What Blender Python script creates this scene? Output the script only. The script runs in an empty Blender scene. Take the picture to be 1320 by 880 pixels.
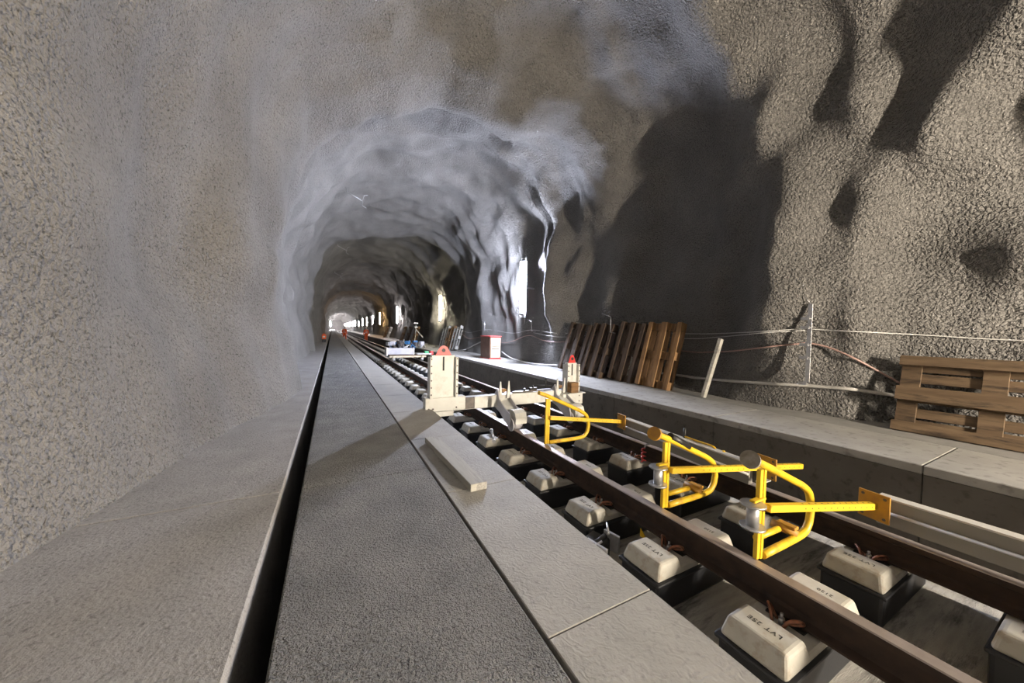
import bpy, bmesh, math, random
from mathutils import Vector, Matrix, noise
random.seed(7)
SC = bpy.context.scene
COL = SC.collection
PI = math.pi
V = Vector

# ------------------------------------------------------------------ materials
def mat(name, col, rough=.8, metal=0., var=.0, scale=6., col2=None, bump=0., bscale=60., bdist=.004, spec=.5, det=6., pores=0., pscale=40., stretch=None, dark=None, dscale=2.):
    m = bpy.data.materials.new(name); m.use_nodes = True
    nt = m.node_tree; N = nt.nodes; L = nt.links
    b = N['Principled BSDF']
    b.inputs['Base Color'].default_value = (*col, 1)
    b.inputs['Roughness'].default_value = rough
    b.inputs['Metallic'].default_value = metal
    b.inputs['Specular IOR Level'].default_value = spec
    tc = N.new('ShaderNodeTexCoord'); src = tc.outputs['Object']
    if stretch:
        mp = N.new('ShaderNodeMapping'); mp.inputs['Scale'].default_value = stretch
        L.new(src, mp.inputs['Vector']); src = mp.outputs[0]
    last = None
    if col2:
        n = N.new('ShaderNodeTexNoise'); n.inputs['Scale'].default_value = scale; n.inputs['Detail'].default_value = det
        L.new(src, n.inputs['Vector'])
        r = N.new('ShaderNodeValToRGB'); r.color_ramp.elements[0].position = .5-var; r.color_ramp.elements[1].position = .5+var
        r.color_ramp.elements[0].color = (*col, 1); r.color_ramp.elements[1].color = (*col2, 1)
        L.new(n.outputs[0], r.inputs[0]); last = r.outputs[0]
    if dark:
        n = N.new('ShaderNodeTexNoise'); n.inputs['Scale'].default_value = dscale; n.inputs['Detail'].default_value = 8
        n.inputs['Roughness'].default_value = .7
        L.new(src, n.inputs['Vector'])
        r = N.new('ShaderNodeValToRGB'); r.color_ramp.elements[0].position = .52; r.color_ramp.elements[1].position = .66
        r.color_ramp.elements[0].color = (0, 0, 0, 1); r.color_ramp.elements[1].color = (1, 1, 1, 1)
        L.new(n.outputs[0], r.inputs[0])
        mx = N.new('ShaderNodeMix'); mx.data_type = 'RGBA'; mx.inputs[7].default_value = (*dark, 1)
        L.new(r.outputs[0], mx.inputs[0])
        if last: L.new(last, mx.inputs[6])
        else: mx.inputs[6].default_value = (*col, 1)
        last = mx.outputs[2]
    if pores:
        n = N.new('ShaderNodeTexNoise'); n.inputs['Scale'].default_value = pscale; n.inputs['Detail'].default_value = 3
        L.new(src, n.inputs['Vector'])
        r = N.new('ShaderNodeValToRGB'); r.color_ramp.elements[0].position = .30; r.color_ramp.elements[1].position = .44
        k = 1-pores
        r.color_ramp.elements[0].color = (k, k, k, 1); r.color_ramp.elements[1].color = (1, 1, 1, 1)
        L.new(n.outputs[0], r.inputs[0])
        mx = N.new('ShaderNodeMix'); mx.data_type = 'RGBA'; mx.blend_type = 'MULTIPLY'; mx.inputs[0].default_value = 1
        if last: L.new(last, mx.inputs[6])
        else: mx.inputs[6].default_value = (*col, 1)
        L.new(r.outputs[0], mx.inputs[7]); last = mx.outputs[2]
    if last: L.new(last, b.inputs['Base Color'])
    if bump:
        n = N.new('ShaderNodeTexNoise'); n.inputs['Scale'].default_value = bscale; n.inputs['Detail'].default_value = 4
        n.inputs['Roughness'].default_value = .6
        L.new(src, n.inputs['Vector'])
        bp = N.new('ShaderNodeBump'); bp.inputs['Strength'].default_value = bump; bp.inputs['Distance'].default_value = bdist
        L.new(n.outputs[0], bp.inputs['Height']); L.new(bp.outputs[0], b.inputs['Normal'])
        m['bumpnode'] = bp.name
    return m

def add_wave_bump(m, scale, dist, strength=.6, distortion=8., bands='DIAGONAL', detail=3.):
    nt = m.node_tree; N = nt.nodes; L = nt.links
    b = N['Principled BSDF']
    w = N.new('ShaderNodeTexWave'); w.inputs['Scale'].default_value = scale; w.inputs['Distortion'].default_value = distortion
    w.inputs['Detail'].default_value = detail; w.bands_direction = bands; w.inputs['Detail Scale'].default_value = 1.2
    tc = N.new('ShaderNodeTexCoord'); L.new(tc.outputs['Object'], w.inputs['Vector'])
    bp = N.new('ShaderNodeBump'); bp.inputs['Strength'].default_value = strength; bp.inputs['Distance'].default_value = dist
    L.new(w.outputs[0], bp.inputs['Height'])
    if b.inputs['Normal'].links: L.new(b.inputs['Normal'].links[0].from_socket, bp.inputs['Normal'])
    L.new(bp.outputs[0], b.inputs['Normal'])

def add_grain(m, scale, dist, strength=1., rnd=1., vary=False):
    nt = m.node_tree; N = nt.nodes; L = nt.links; b = N['Principled BSDF']
    tc = N.new('ShaderNodeTexCoord')
    wn = N.new('ShaderNodeTexNoise'); wn.inputs['Scale'].default_value = scale*.8; L.new(tc.outputs['Object'], wn.inputs['Vector'])
    ad = N.new('ShaderNodeMix'); ad.data_type = 'RGBA'; ad.blend_type = 'LINEAR_LIGHT'; ad.inputs[0].default_value = .035
    L.new(tc.outputs['Object'], ad.inputs[6]); L.new(wn.outputs[1], ad.inputs[7])
    v = N.new('ShaderNodeTexVoronoi'); v.feature = 'F1'; v.inputs['Scale'].default_value = scale; v.inputs['Randomness'].default_value = rnd
    L.new(ad.outputs[2], v.inputs['Vector'])
    bp = N.new('ShaderNodeBump'); bp.invert = True; bp.inputs['Strength'].default_value = strength; bp.inputs['Distance'].default_value = dist
    if vary:                                            # the right-hand wall was sprayed more coarsely than the left
        sx = N.new('ShaderNodeSeparateXYZ'); L.new(tc.outputs['Object'], sx.inputs[0])
        mr = N.new('ShaderNodeMapRange'); mr.inputs['From Min'].default_value = .5; mr.inputs['From Max'].default_value = 4.6
        mr.inputs['To Min'].default_value = .42; mr.inputs['To Max'].default_value = 1.
        L.new(sx.outputs[0], mr.inputs['Value'])
        mu = N.new('ShaderNodeMath'); mu.operation = 'MULTIPLY'; L.new(mr.outputs[0], mu.inputs[0]); L.new(v.outputs['Distance'], mu.inputs[1])
        L.new(mu.outputs[0], bp.inputs['Height'])
    else: L.new(v.outputs['Distance'], bp.inputs['Height'])
    if b.inputs['Normal'].links: L.new(b.inputs['Normal'].links[0].from_socket, bp.inputs['Normal'])
    L.new(bp.outputs[0], b.inputs['Normal'])

def emis(name, col, s):
    m = bpy.data.materials.new(name); m.use_nodes = True
    b = m.node_tree.nodes['Principled BSDF']
    b.inputs['Base Color'].default_value = (.9, .9, .9, 1)
    b.inputs['Emission Color'].default_value = (*col, 1); b.inputs['Emission Strength'].default_value = s
    return m

M = {}
M['shot'] = mat('sprayed_concrete', (.185, .178, .168), .95, col2=(.25, .24, .226), var=.2, scale=1.3, bump=1., bscale=48, bdist=.022, pores=.55, pscale=55, spec=.3)
add_grain(M['shot'], 33, .048, vary=True)
M['verge'] = mat('verge_concrete', (.30, .288, .272), .9, col2=(.39, .373, .355), var=.22, scale=3.5, bump=.8, bscale=70, bdist=.008, pores=.35, pscale=60, spec=.3)
M['foot'] = mat('footway_concrete', (.23, .229, .225), .85, col2=(.36, .352, .338), var=.22, scale=4, bump=1., bscale=75, bdist=.035, pores=.4, pscale=90, spec=.4)
add_wave_bump(M['foot'], 3.0, .006, .5, 6, 'Y')
add_grain(M['foot'], 60, .010)
M['kerb'] = mat('kerb_concrete', (.30, .29, .265), .75, col2=(.385, .37, .34), var=.25, scale=5, bump=.5, bscale=60, bdist=.004, pores=.2, pscale=50, spec=.4)
add_wave_bump(M['kerb'], 14.0, .002, .35, 18, 'DIAGONAL', 4)
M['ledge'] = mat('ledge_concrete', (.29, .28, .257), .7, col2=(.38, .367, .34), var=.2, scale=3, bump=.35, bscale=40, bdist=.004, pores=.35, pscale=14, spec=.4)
M['cast'] = mat('shaded_wall_concrete', (.095, .085, .072), .8, col2=(.135, .122, .105), var=.2, scale=3, bump=.4, bscale=40, bdist=.004, pores=.4, pscale=14, spec=.4)  # darker than the ledge top: shade on this face put into the colour
M['slab'] = mat('brushed_slab', (.28, .272, .255), .9, col2=(.42, .405, .38), var=.2, scale=5, bump=.9, bscale=40, bdist=.01, stretch=(1, 6, 1), dark=(.08, .08, .085), dscale=1.5)
M['strip'] = mat('fine_concrete', (.23, .225, .21), .9, col2=(.30, .29, .27), var=.2, scale=5, bump=.3, bscale=40, bdist=.003)
M['rail'] = mat('rusty_rail', (.022, .014, .011), .8, .2, col2=(.052, .030, .020), var=.2, scale=14, bump=.3, bscale=50, bdist=.002)
M['railtop'] = mat('worn_rail_top', (.34, .29, .26), .45, .55, col2=(.46, .40, .37), var=.2, scale=9, bump=.1, bscale=90, bdist=.001)
M['block'] = mat('cast_block', (.34, .325, .285), .7, col2=(.45, .435, .39), var=.25, scale=9, bump=.25, bscale=60, bdist=.002, dark=(.27, .22, .16), dscale=5)
M['boot'] = mat('black_rubber', (.012, .013, .016), .45, bump=.2, bscale=70, bdist=.002)
M['clip'] = mat('coppery_clip', (.30, .12, .07), .45, .5, col2=(.12, .06, .04), var=.2, scale=40)
M['steel'] = mat('galvanised_steel', (.42, .42, .43), .4, .8, col2=(.55, .55, .56), var=.2, scale=20)
M['dsteel'] = mat('dark_steel', (.07, .068, .068), .5, .6, col2=(.14, .12, .11), var=.2, scale=20)
M['black'] = mat('black_plastic', (.012, .012, .012), .5)
M['ink'] = mat('black_ink', (.03, .03, .03), .8)
M['yellow'] = mat('yellow_paint', (.62, .38, .012), .42, col2=(.72, .48, .025), var=.2, scale=8, bump=.1, bscale=30, bdist=.001, dark=(.50, .27, .03), dscale=11)
M['ochre'] = mat('worn_ochre_paint', (.50, .26, .02), .6, col2=(.34, .16, .03), var=.2, scale=18)
M['white'] = mat('white_paint', (.60, .60, .565), .4, col2=(.68, .68, .65), var=.2, scale=6, dark=(.55, .54, .50), dscale=8)
M['offw'] = mat('grey_paint', (.38, .37, .40), .4, col2=(.46, .45, .48), var=.2, scale=6)
M['red'] = mat('red_paint', (.62, .03, .025), .4)
M['beam'] = mat('weathered_alloy', (.20, .19, .175), .6, .1, col2=(.27, .26, .24), var=.2, scale=6, bump=.15, bscale=30, bdist=.002, stretch=(1, .15, 1))
M['flange'] = mat('lit_flange', (.50, .48, .43), .5, .1, col2=(.58, .56, .51), var=.2, scale=9)  # light falling on the beam tops put into the colour
M['disc'] = mat('scuffed_disc', (.20, .17, .13), .5, .4, col2=(.34, .31, .27), var=.2, scale=30)
M['wood'] = mat('old_pallet_wood', (.075, .045, .022), .85, col2=(.20, .135, .078), var=.22, scale=5, bump=.5, bscale=30, bdist=.004, stretch=(.4, 2.5, 2.5), dark=(.026, .017, .011), dscale=4)
M['woodd'] = mat('dark_pallet_wood', (.05, .032, .021), .9, col2=(.115, .078, .052), var=.22, scale=5, bump=.5, bscale=30, bdist=.004, stretch=(.25, 2.5, 2.5), dark=(.03, .02, .015), dscale=2)
M['woodr'] = mat('rusty_pallet_wood', (.12, .06, .025), .85, col2=(.36, .21, .09), var=.22, scale=6, bump=.5, bscale=30, bdist=.004, stretch=(.3, 2.5, 2.5), dark=(.06, .032, .018), dscale=2.5)
M['timber'] = mat('grey_timber', (.32, .305, .26), .8, col2=(.47, .455, .41), var=.2, scale=5, bump=.3, bscale=30, bdist=.003, stretch=(2, .2, 2), dark=(.20, .19, .18), dscale=6)
M['ply'] = mat('pale_plywood', (.52, .43, .29), .8, col2=(.60, .52, .38), var=.2, scale=8)
M['brownbox'] = mat('brown_film_board', (.09, .045, .030), .5, col2=(.14, .075, .05), var=.2, scale=5)
M['pipe'] = mat('grey_conduit', (.40, .385, .36), .5)
M['cablew'] = mat('pale_cable', (.55, .54, .52), .5)
M['cablep'] = mat('pinkish_cable', (.34, .22, .19), .5)
M['orange'] = mat('orange_workwear', (.80, .13, .03), .7)
M['reflect'] = mat('silver_band', (.75, .76, .74), .4)
M['skin'] = mat('skin', (.55, .33, .24), .6)
M['bluep'] = mat('blue_plastic', (.03, .12, .26), .4)
M['redp'] = mat('red_plastic', (.55, .05, .05), .4)
M['green'] = mat('green_plastic', (.05, .30, .14), .4)

# ------------------------------------------------------------------ mesh builder
class MB:
    def __init__(s): s.bm = bmesh.new(); s.mi = 0
    def _add(s, verts, faces):
        vs = [s.bm.verts.new(v) for v in verts]
        out = []
        for f in faces:
            try:
                fc = s.bm.faces.new([vs[i] for i in f]); fc.material_index = s.mi; out.append(fc)
            except ValueError: pass
        return vs, out
    def box(s, c, d, rz=0, m=None, bev=0, seg=1, taper=None):
        c = V(c); hx, hy, hz = d[0]/2, d[1]/2, d[2]/2
        tx, ty = taper if taper else (1, 1)
        vs = []
        for z, kx, ky in ((-hz, 1, 1), (hz, tx, ty)):
            for x, y in ((-hx, -hy), (hx, -hy), (hx, hy), (-hx, hy)): vs.append(V((x*kx, y*ky, z)))
        R = m if m else Matrix.Rotation(rz, 3, 'Z')
        vs = [R @ v + c for v in vs]
        vv, ff = s._add(vs, [(3, 2, 1, 0), (4, 5, 6, 7), (0, 1, 5, 4), (1, 2, 6, 5), (2, 3, 7, 6), (3, 0, 4, 7)])
        if bev > 0:
            es = list({e for f in ff for e in f.edges})
            bmesh.ops.bevel(s.bm, geom=es, offset=bev, segments=seg, affect='EDGES', profile=.5)
        return s
    def frame(s, d):
        d = V(d).normalized(); a = V((0, 0, 1)) if abs(d.z) < .9 else V((1, 0, 0))
        u = d.cross(a).normalized(); return u, d.cross(u).normalized()
    def bar(s, p0, p1, w, h, bev=0, up=None):          # rectangular bar between two points; h measured along 'up'
        p0, p1 = V(p0), V(p1); d = (p1-p0); L = d.length; d.normalize()
        up = V(up) if up else (V((0, 0, 1)) if abs(d.z) < .95 else V((0, 1, 0)))
        sd = d.cross(up).normalized(); u2 = sd.cross(d).normalized()
        R = Matrix((d, sd, u2)).transposed()
        return s.box((p0+p1)/2, (L, w, h), m=R, bev=bev)
    def tube(s, pts, r, seg=10, cap=True):
        pts = [V(p) for p in pts]; n = len(pts); rr = r if isinstance(r, (list, tuple)) else [r]*n
        t0 = (pts[1]-pts[0]).normalized(); u, w = s.frame(t0); rings = []
        for i, p in enumerate(pts):
            t = (pts[min(i+1, n-1)]-pts[max(i-1, 0)]).normalized()
            u = (u - t*u.dot(t)).normalized(); w = t.cross(u)
            rings.append([s.bm.verts.new(p+(u*math.cos(a)+w*math.sin(a))*rr[i]) for a in [2*PI*k/seg for k in range(seg)]])
        for i in range(n-1):
            for k in range(seg):
                f = s.bm.faces.new((rings[i][k], rings[i][(k+1) % seg], rings[i+1][(k+1) % seg], rings[i+1][k])); f.smooth = True; f.material_index = s.mi
        if cap:
            f = s.bm.faces.new(rings[0][::-1]); f.material_index = s.mi
            f = s.bm.faces.new(rings[-1]); f.material_index = s.mi
        return s
    def cyl(s, p0, p1, r, seg=16): return s.tube([p0, p1], r, seg)
    def ball(s, c, r, sc=(1, 1, 1), u=12, v=8):
        g = bmesh.ops.create_uvsphere(s.bm, u_segments=u, v_segments=v, radius=r)
        for q in g['verts']: q.co = V((q.co.x*sc[0], q.co.y*sc[1], q.co.z*sc[2]))+V(c)
        for f in {f for q in g['verts'] for f in q.link_faces}: f.smooth = True; f.material_index = s.mi
        return s
    def prism(s, poly, axis, a, b):                     # poly: 2D points; axis 'x': (y,z) 'y': (x,z) 'z': (x,y)
        def P(p, t): return {'x': (t, p[0], p[1]), 'y': (p[0], t, p[1]), 'z': (p[0], p[1], t)}[axis]
        n = len(poly)
        s._add([P(p, a) for p in poly]+[P(p, b) for p in poly],
               [tuple(range(n))[::-1], tuple(range(n, 2*n))]+[(i, (i+1) % n, n+(i+1) % n, n+i) for i in range(n)])
        return s
    def build(s, name, m, parent=None, local=False, structure=False):
        bmesh.ops.recalc_face_normals(s.bm, faces=s.bm.faces)
        off = V((0, 0, 0)); q = parent
        while q and not local: off += q.location; q = q.parent
        if not local:
            for v in s.bm.verts: v.co -= off
        me = bpy.data.meshes.new(name); s.bm.to_mesh(me); s.bm.free()
        for x in (m if isinstance(m, (list, tuple)) else [m]): me.materials.append(x)
        o = bpy.data.objects.new(name, me); COL.objects.link(o)
        if parent: o.parent = parent
        if structure: o['kind'] = 'structure'
        return o
def tag(o, label, cat, group=None, kind=None):
    o['label'] = label; o['category'] = cat
    if group: o['group'] = group
    if kind: o['kind'] = kind
    return o
def empty(name, loc, label, cat, group=None):
    o = bpy.data.objects.new(name, None); o.empty_display_size = .05; COL.objects.link(o); o.location = loc
    return tag(o, label, cat, group)
def rehome(o):                                           # put the origin of a one-mesh thing at its own base centre
    vs = [v.co for v in o.data.vertices]
    c = V(((min(v.x for v in vs)+max(v.x for v in vs))/2, (min(v.y for v in vs)+max(v.y for v in vs))/2, min(v.z for v in vs)))
    for v in o.data.vertices: v.co -= c
    o.location = c; return o
def dup(root, label=None, skip=()):
    r = root.copy(); COL.objects.link(r)
    for ch in list(root.children):
        if ch.name.split('.')[0] in skip: continue
        c = ch.copy(); COL.objects.link(c); c.parent = r
        for g in list(ch.children):
            if g.name.split('.')[0] in skip: continue
            d = g.copy(); COL.objects.link(d); d.parent = c
    if label: r['label'] = label
    return r
def smooth(pts, n=8):
    pts = [V(p) for p in pts]; out = []
    P = [pts[0]*2-pts[1]]+pts+[pts[-1]*2-pts[-2]]
    for i in range(1, len(P)-2):
        a, b, c, d = P[i-1:i+3]
        for k in range(n):
            t = k/n
            out.append(.5*((2*b)+(c-a)*t+(2*a-5*b+4*c-d)*t*t+(3*b-a-3*c+d)*t**3))
    return out+[pts[-1]]
def lerp(tab, y):
    if y <= tab[0][0]: return tab[0][1]
    for (a, va), (b, vb) in zip(tab, tab[1:]):
        if y <= b:
            t = (y-a)/(b-a); t = t*t*(3-2*t); return va+(vb-va)*t
    return tab[-1][1]
ORD = ['nearest', 'second', 'third', 'fourth', 'fifth', 'sixth', 'seventh', 'eighth', 'ninth', 'tenth', 'eleventh', 'twelfth', 'thirteenth', 'fourteenth', 'fifteenth', 'sixteenth']

# ------------------------------------------------------------------ camera (eye 0.95 m above the footway, 12 mm lens)
cd = bpy.data.cameras.new('camera'); cam = bpy.data.objects.new('camera', cd); COL.objects.link(cam)
cd.lens = 12; cd.sensor_width = 36; cd.clip_start = .03; cd.clip_end = 600
R = Matrix(((0.88448947, -0.00424505, -0.46654084), (-0.46610408, 0.03616325, -0.8839905), (0.02062421, 0.99933688, 0.03000738)))
cam.matrix_world = Matrix.Translation((0, 0, .95)) @ R.to_4x4()
SC.camera = cam

# ------------------------------------------------------------------ tunnel shell
YEND = 230
XL = [(-10, -1.2), (0, -1.18), (1.9, -1.07), (2.7, -.98), (3.3, -.90), (3.9, -.79), (4.65, -.55), (5.3, -.41), (6.1, -.37), (6.8, -.66), (8, -.74), (10, -.80), (14.6, -.72), (15.9, -.55), (17.2, -1.1), (22, -.8), (26, -.62), (28, -.95), (40, -.8), (42, -.55), (44, -.85), (400, -.85)]
XR = [(-10, 5.5), (-1, 5.6), (1.3, 5.66), (1.75, 5.32), (2.6, 5.25), (3.6, 5.45), (4.6, 5.5), (6, 5.35), (9, 5.38), (12.5, 5.40), (15.5, 5.35), (17, 6.4), (20, 5.9), (22, 5.55), (24, 5.9), (30, 5.9), (34, 5.5), (38, 5.9), (400, 5.6)]
ZC = [(-10, 5.7), (2, 5.8), (4.2, 5.75), (6.0, 5.06), (7.3, 5.6), (10, 5.65), (14, 5.5), (15.9, 5.0), (17.2, 6.3), (21, 5.9), (25, 5.6), (28, 5.9), (40, 5.6), (42, 5.2), (44, 5.7), (400, 5.5)]
BUMPS = [  # side(-1 left, 1 right), y, z, radius y, radius z, amount inward
    (1, 2.35, 2.3, .42, 1.5, .42), (1, 2.5, .9, .45, .7, .16), (1, 3.9, 2.2, 1.0, 1.9, -.34), (1, .50, 3.95, .32, .45, .30), (1, 1.15, 3.15, .28, .36, .24), (1, .35, 2.9, .35, .45, -.16),
    (1, 5.7, 1.5, .5, 1.2, .16), (1, 7.5, 2.4, .38, 2.1, .60), (1, 6.4, 3.6, .9, .9, -.2), (1, 1.55, 2.4, .25, .45, .10), (1, -.5, 3.1, .35, .8, .22), (1, 1.5, 1.6, .22, .3, .10), (1, .75, 1.9, .2, .3, .08),
    (1, 12.8, 2.0, .5, 2.2, .25), (1, 11.2, 3, .6, 1.2, .15), (1, 8.2, 3.2, .35, .7, .12), (1, 10.4, 1.8, .3, 1.5, .12),
    (-1, 1.2, 1.6, 1.0, .8, -.12), (-1, 2.4, 2.6, .5, 1.0, .10), (-1, 3.8, 1.1, .5, .8, -.10), (-1, .2, 1.5, .6, .6, .10)]
def lobed(p, f, seed): return noise.noise(V((p.x*f+seed, p.y*f+seed*.7, p.z*f)))
def shell(t, y):                                         # t 0..1 from the left foot over the crown to the right foot
    xl, xr, zc = lerp(XL, y), lerp(XR, y), lerp(ZC, y)
    spring = 1.9; low = -.15
    bow = .22
    hl = spring-low; cx = (xl+xr)/2; a = (xr-xl)/2+bow; bh = zc-spring
    arc = 4.9; tot = 2*hl+2*arc; s = t*tot
    if s < hl:
        u = s/hl; p = V((xl-bow*math.sin(u*PI/2), y, low+s)); n = V((1, 0, 0))
    elif s > tot-hl:
        u = (tot-s)/hl; p = V((xr+bow*math.sin(u*PI/2), y, low+(tot-s))); n = V((-1, 0, 0))
    else:
        th = PI-(s-hl)/(2*arc)*PI; e = .86
        c, q = math.cos(th), math.sin(th)
        p = V((cx+a*math.copysign(abs(c)**e, c), y, spring+bh*abs(q)**e)); n = V((-c/a, 0, -q/bh)).normalized()
    z = p.z; w = min(1, max(.22, (z-.1)/1.3))
    side = 1.25 if p.x > 3.6 else (.62 if p.x < .6 and y < 5 else 1.)
    if p.x > 3.2 and y < 8:                              # diagonal waves of sprayed concrete on the near right wall
        aa, bb = y*.80+z*.38, z*.92-y*.35
        dg = noise.noise(V((aa*1.15+4, bb*.34, 2)))*.30+noise.noise(V((aa*2.6, bb*.9, 7)))*.12
    else: dg = 0
    d = dg+lobed(p, .5, 3)*.30+lobed(p, 1.15, 9)*.17*side+lobed(p, 2.3, 17)*.065*side+lobed(p, 5, 27)*.018*side
    if y > 5.5:                                          # blast rounds: irregular rings seen down the tunnel
        k = min(1, (y-5.5)/3)
        rg = noise.noise(V((y*.55+p.x*.08, p.z*.12, 5)))
        d += k*(abs(rg)*-.35+.08)+k*(abs(lobed(V((p.x*.45, p.y*1.3, p.z*.45)), .8, 31)))*-.22
    d *= w
    for sd, by, bz, ry, rz, am in BUMPS:
        if (sd > 0) == (p.x > 2.2):
            e2 = ((y-by)/ry)**2+((z-bz)/rz)**2
            if e2 < 6: d += am*math.exp(-e2)*min(1, max(0, z/.5))
    return p+n*d
ys = []; y = -9.
while y < YEND:
    ys.append(y); y += .16 if y < -1.5 else .045 if y < 8 else .08 if y < 18 else .2 if y < 45 else .8
NT = 230
def lining(name, t0, t1, m):
    bm = bmesh.new(); prev = None
    for y in ys:
        row = [bm.verts.new(shell(i/NT, y)) for i in range(t0, t1+1)]
        if prev:
            for i in range(len(row)-1):
                f = bm.faces.new((prev[i], prev[i+1], row[i+1], row[i])); f.smooth = True
        prev = row
    me = bpy.data.meshes.new(name); bm.to_mesh(me); bm.free(); me.materials.append(m)
    o = bpy.data.objects.new(name, me); COL.objects.link(o); o['kind'] = 'structure'
    return o
lining('wall_left', 0, 62, M['shot']); lining('ceiling', 62, 152, M['shot']); lining('wall_right', 152, NT, M['shot'])

# end of the visible tunnel
b = MB(); b.box((2.4, 213, 2.5), (9, .3, 8)); b.build('wall_back', M['shot'], structure=True)

# ------------------------------------------------------------------ ground: verge, covered slot, footway, kerb, track bed, ledge
Y0, Y1 = -8.8, 220.
def slabs(name, x0, x1, z0, z1, joints, m, gap=.009, bev=.004):
    b = MB(); js = [Y0]+[j for j in joints if Y0 < j < 60]+[Y1]
    for a, c in zip(js, js[1:]):
        b.box(((x0+x1)/2, (a+c)/2, (z0+z1)/2), (x1-x0, c-a-gap, z1-z0), bev=bev)
    return b.build(name, m, structure=True)
slabs('verge', -2.0, -.253, -.9, .004, [2.31+5*k for k in range(-2, 12)], M['verge'], .004, .006)
slabs('footway', -.155, .586, -.9, 0, [2.31+5*k for k in range(-2, 12)], M['foot'], .004, .008)
slabs('kerb', .598, 1.055, -.9, 0, [.85+1.055*k for k in range(-8, 56)], M['kerb'], .003, .003)
MB().box((2.5, 104, -.78), (3.4, 226, .22)).build('floor', M['slab'], structure=True)
MB().box((-.2, 104, -.8), (.12, 226, .05)).build('slot_floor', M['slab'], structure=True)
slabs('ledge', 3.96, 4.905, -.07, 0, [.8+1.6*k for k in range(-5, 36)], M['ledge'], .005, .006)
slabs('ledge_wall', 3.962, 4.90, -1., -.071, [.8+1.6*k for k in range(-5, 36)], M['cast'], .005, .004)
MB().box((4.935, 104, -.1), (.038, 226, .196)).build('trim_1', M['strip'], structure=True)
MB().box((5.75, 104, -.12), (1.56, 226, .23)).build('ledge_back', M['strip'], structure=True)
MB().box((3.95, 104, -.85), (.1, 226, .2)).build('trim_2', M['ledge'], structure=True)

# ------------------------------------------------------------------ rails
ZR = -.27; RX = (2.03, 3.09)
def rail(x, label):
    p = [(.032, 0), (.036, -.006), (.036, -.036), (.010, -.048), (.008, -.118), (.022, -.132), (.0625, -.146), (.0625, -.157)]
    poly = [(x+a, ZR+b) for a, b in p]+[(x-a, ZR+b) for a, b in reversed(p)]
    b = MB(); b.prism(poly, 'y', -7.5, 215)
    b.bm.faces.ensure_lookup_table()
    bmesh.ops.recalc_face_normals(b.bm, faces=b.bm.faces)
    for f in b.bm.faces:
        if f.calc_center_median().z > ZR-.005: f.material_index = 1
    return tag(rehome(b.build('rail', [M['rail'], M['railtop']])), label, 'rail', 'rails of the track')
rail(RX[0], 'rusty steel rail with worn bright top, the one nearer the footway kerb')
rail(RX[1], 'rusty steel rail with worn bright top, the one nearer the raised concrete ledge')

# ------------------------------------------------------------------ support blocks in rubber boots
def text_mesh(body, size):
    c = bpy.data.curves.new('lettering', 'FONT'); c.body = body; c.size = size; c.extrude = .0004; c.space_character = 1.12
    c.align_x = 'CENTER'; c.align_y = 'CENTER'
    o = bpy.data.objects.new('lettering', c); COL.objects.link(o)
    dg = bpy.context.evaluated_depsgraph_get(); me = bpy.data.meshes.new_from_object(o.evaluated_get(dg))
    bpy.data.objects.remove(o); me.materials.clear(); me.materials.append(M['ink']); return me
T1 = text_mesh('LVT 2SE', .037); T2 = text_mesh('2120', .030)
def make_block(side):
    r = empty('support_block', (0, 0, -.67), '', 'rail support block')
    z0 = -.67
    def L(z): return z-z0
    b = MB()
    for s in (-1, 1):
        b.box((s*.262, 0, L(-.4325)), (.235, .285, .095), taper=(.70, .86), bev=.020, seg=3)
    b.box((0, 0, L(-.462)), (.42, .27, .050), bev=.006)
    cap = b.build('concrete_cap', M['block'], r, local=True)
    for f in cap.data.polygons: f.use_smooth = False
    b = MB(); b.box((0, 0, L(-.575)), (.76, .285, .185), bev=.02, seg=2)
    b.box((0, 0, L(-.487)), (.785, .308, .022), bev=.008, seg=2)
    b.build('rubber_boot', M['boot'], r, local=True)
    b = MB(); b.box((0, 0, L(-.433)), (.17, .16, .010)); b.build('rail_pad', M['black'], r, local=True)
    for s in (-1, 1):
        k = MB()
        z = L(-.43)
        for yy in (-.045, .045):
            q = 1 if yy > 0 else -1
            pts = smooth([(s*.145, yy*.5, z+.012), (s*.125, yy*.9, z+.045), (s*.088, yy*1.5, z+.050), (s*.062, yy*1.5, z+.026), (s*.085, yy*1.0, z+.018), (s*.12, yy*.35, z+.022)], 5)
            k.tube(pts, .0075, 8)
        k.build('rail_clip', M['clip'], r, local=True)
        k = MB(); k.cyl((s*.108, 0, z-.005), (s*.108, 0, z+.028), .014, 6); k.cyl((s*.108, 0, z+.02), (s*.108, 0, z+.05), .007, 8)
        k.build('bolt', M['steel'], r, local=True)
    t = bpy.data.objects.new('lettering', T1); COL.objects.link(t); t.parent = cap; t.location = (-.262, .0, L(-.3842)); t.rotation_euler = (0, 0, PI/2)
    t['label'] = 'black printed letters LVT 2SE'
    t = bpy.data.objects.new('lettering', T2); COL.objects.link(t); t.parent = cap; t.location = (.262, -.03, L(-.3842)); t.rotation_euler = (0, 0, PI/2)
    t['label'] = 'black printed number 2120'
    return r
blk = make_block(0); first = True
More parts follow.
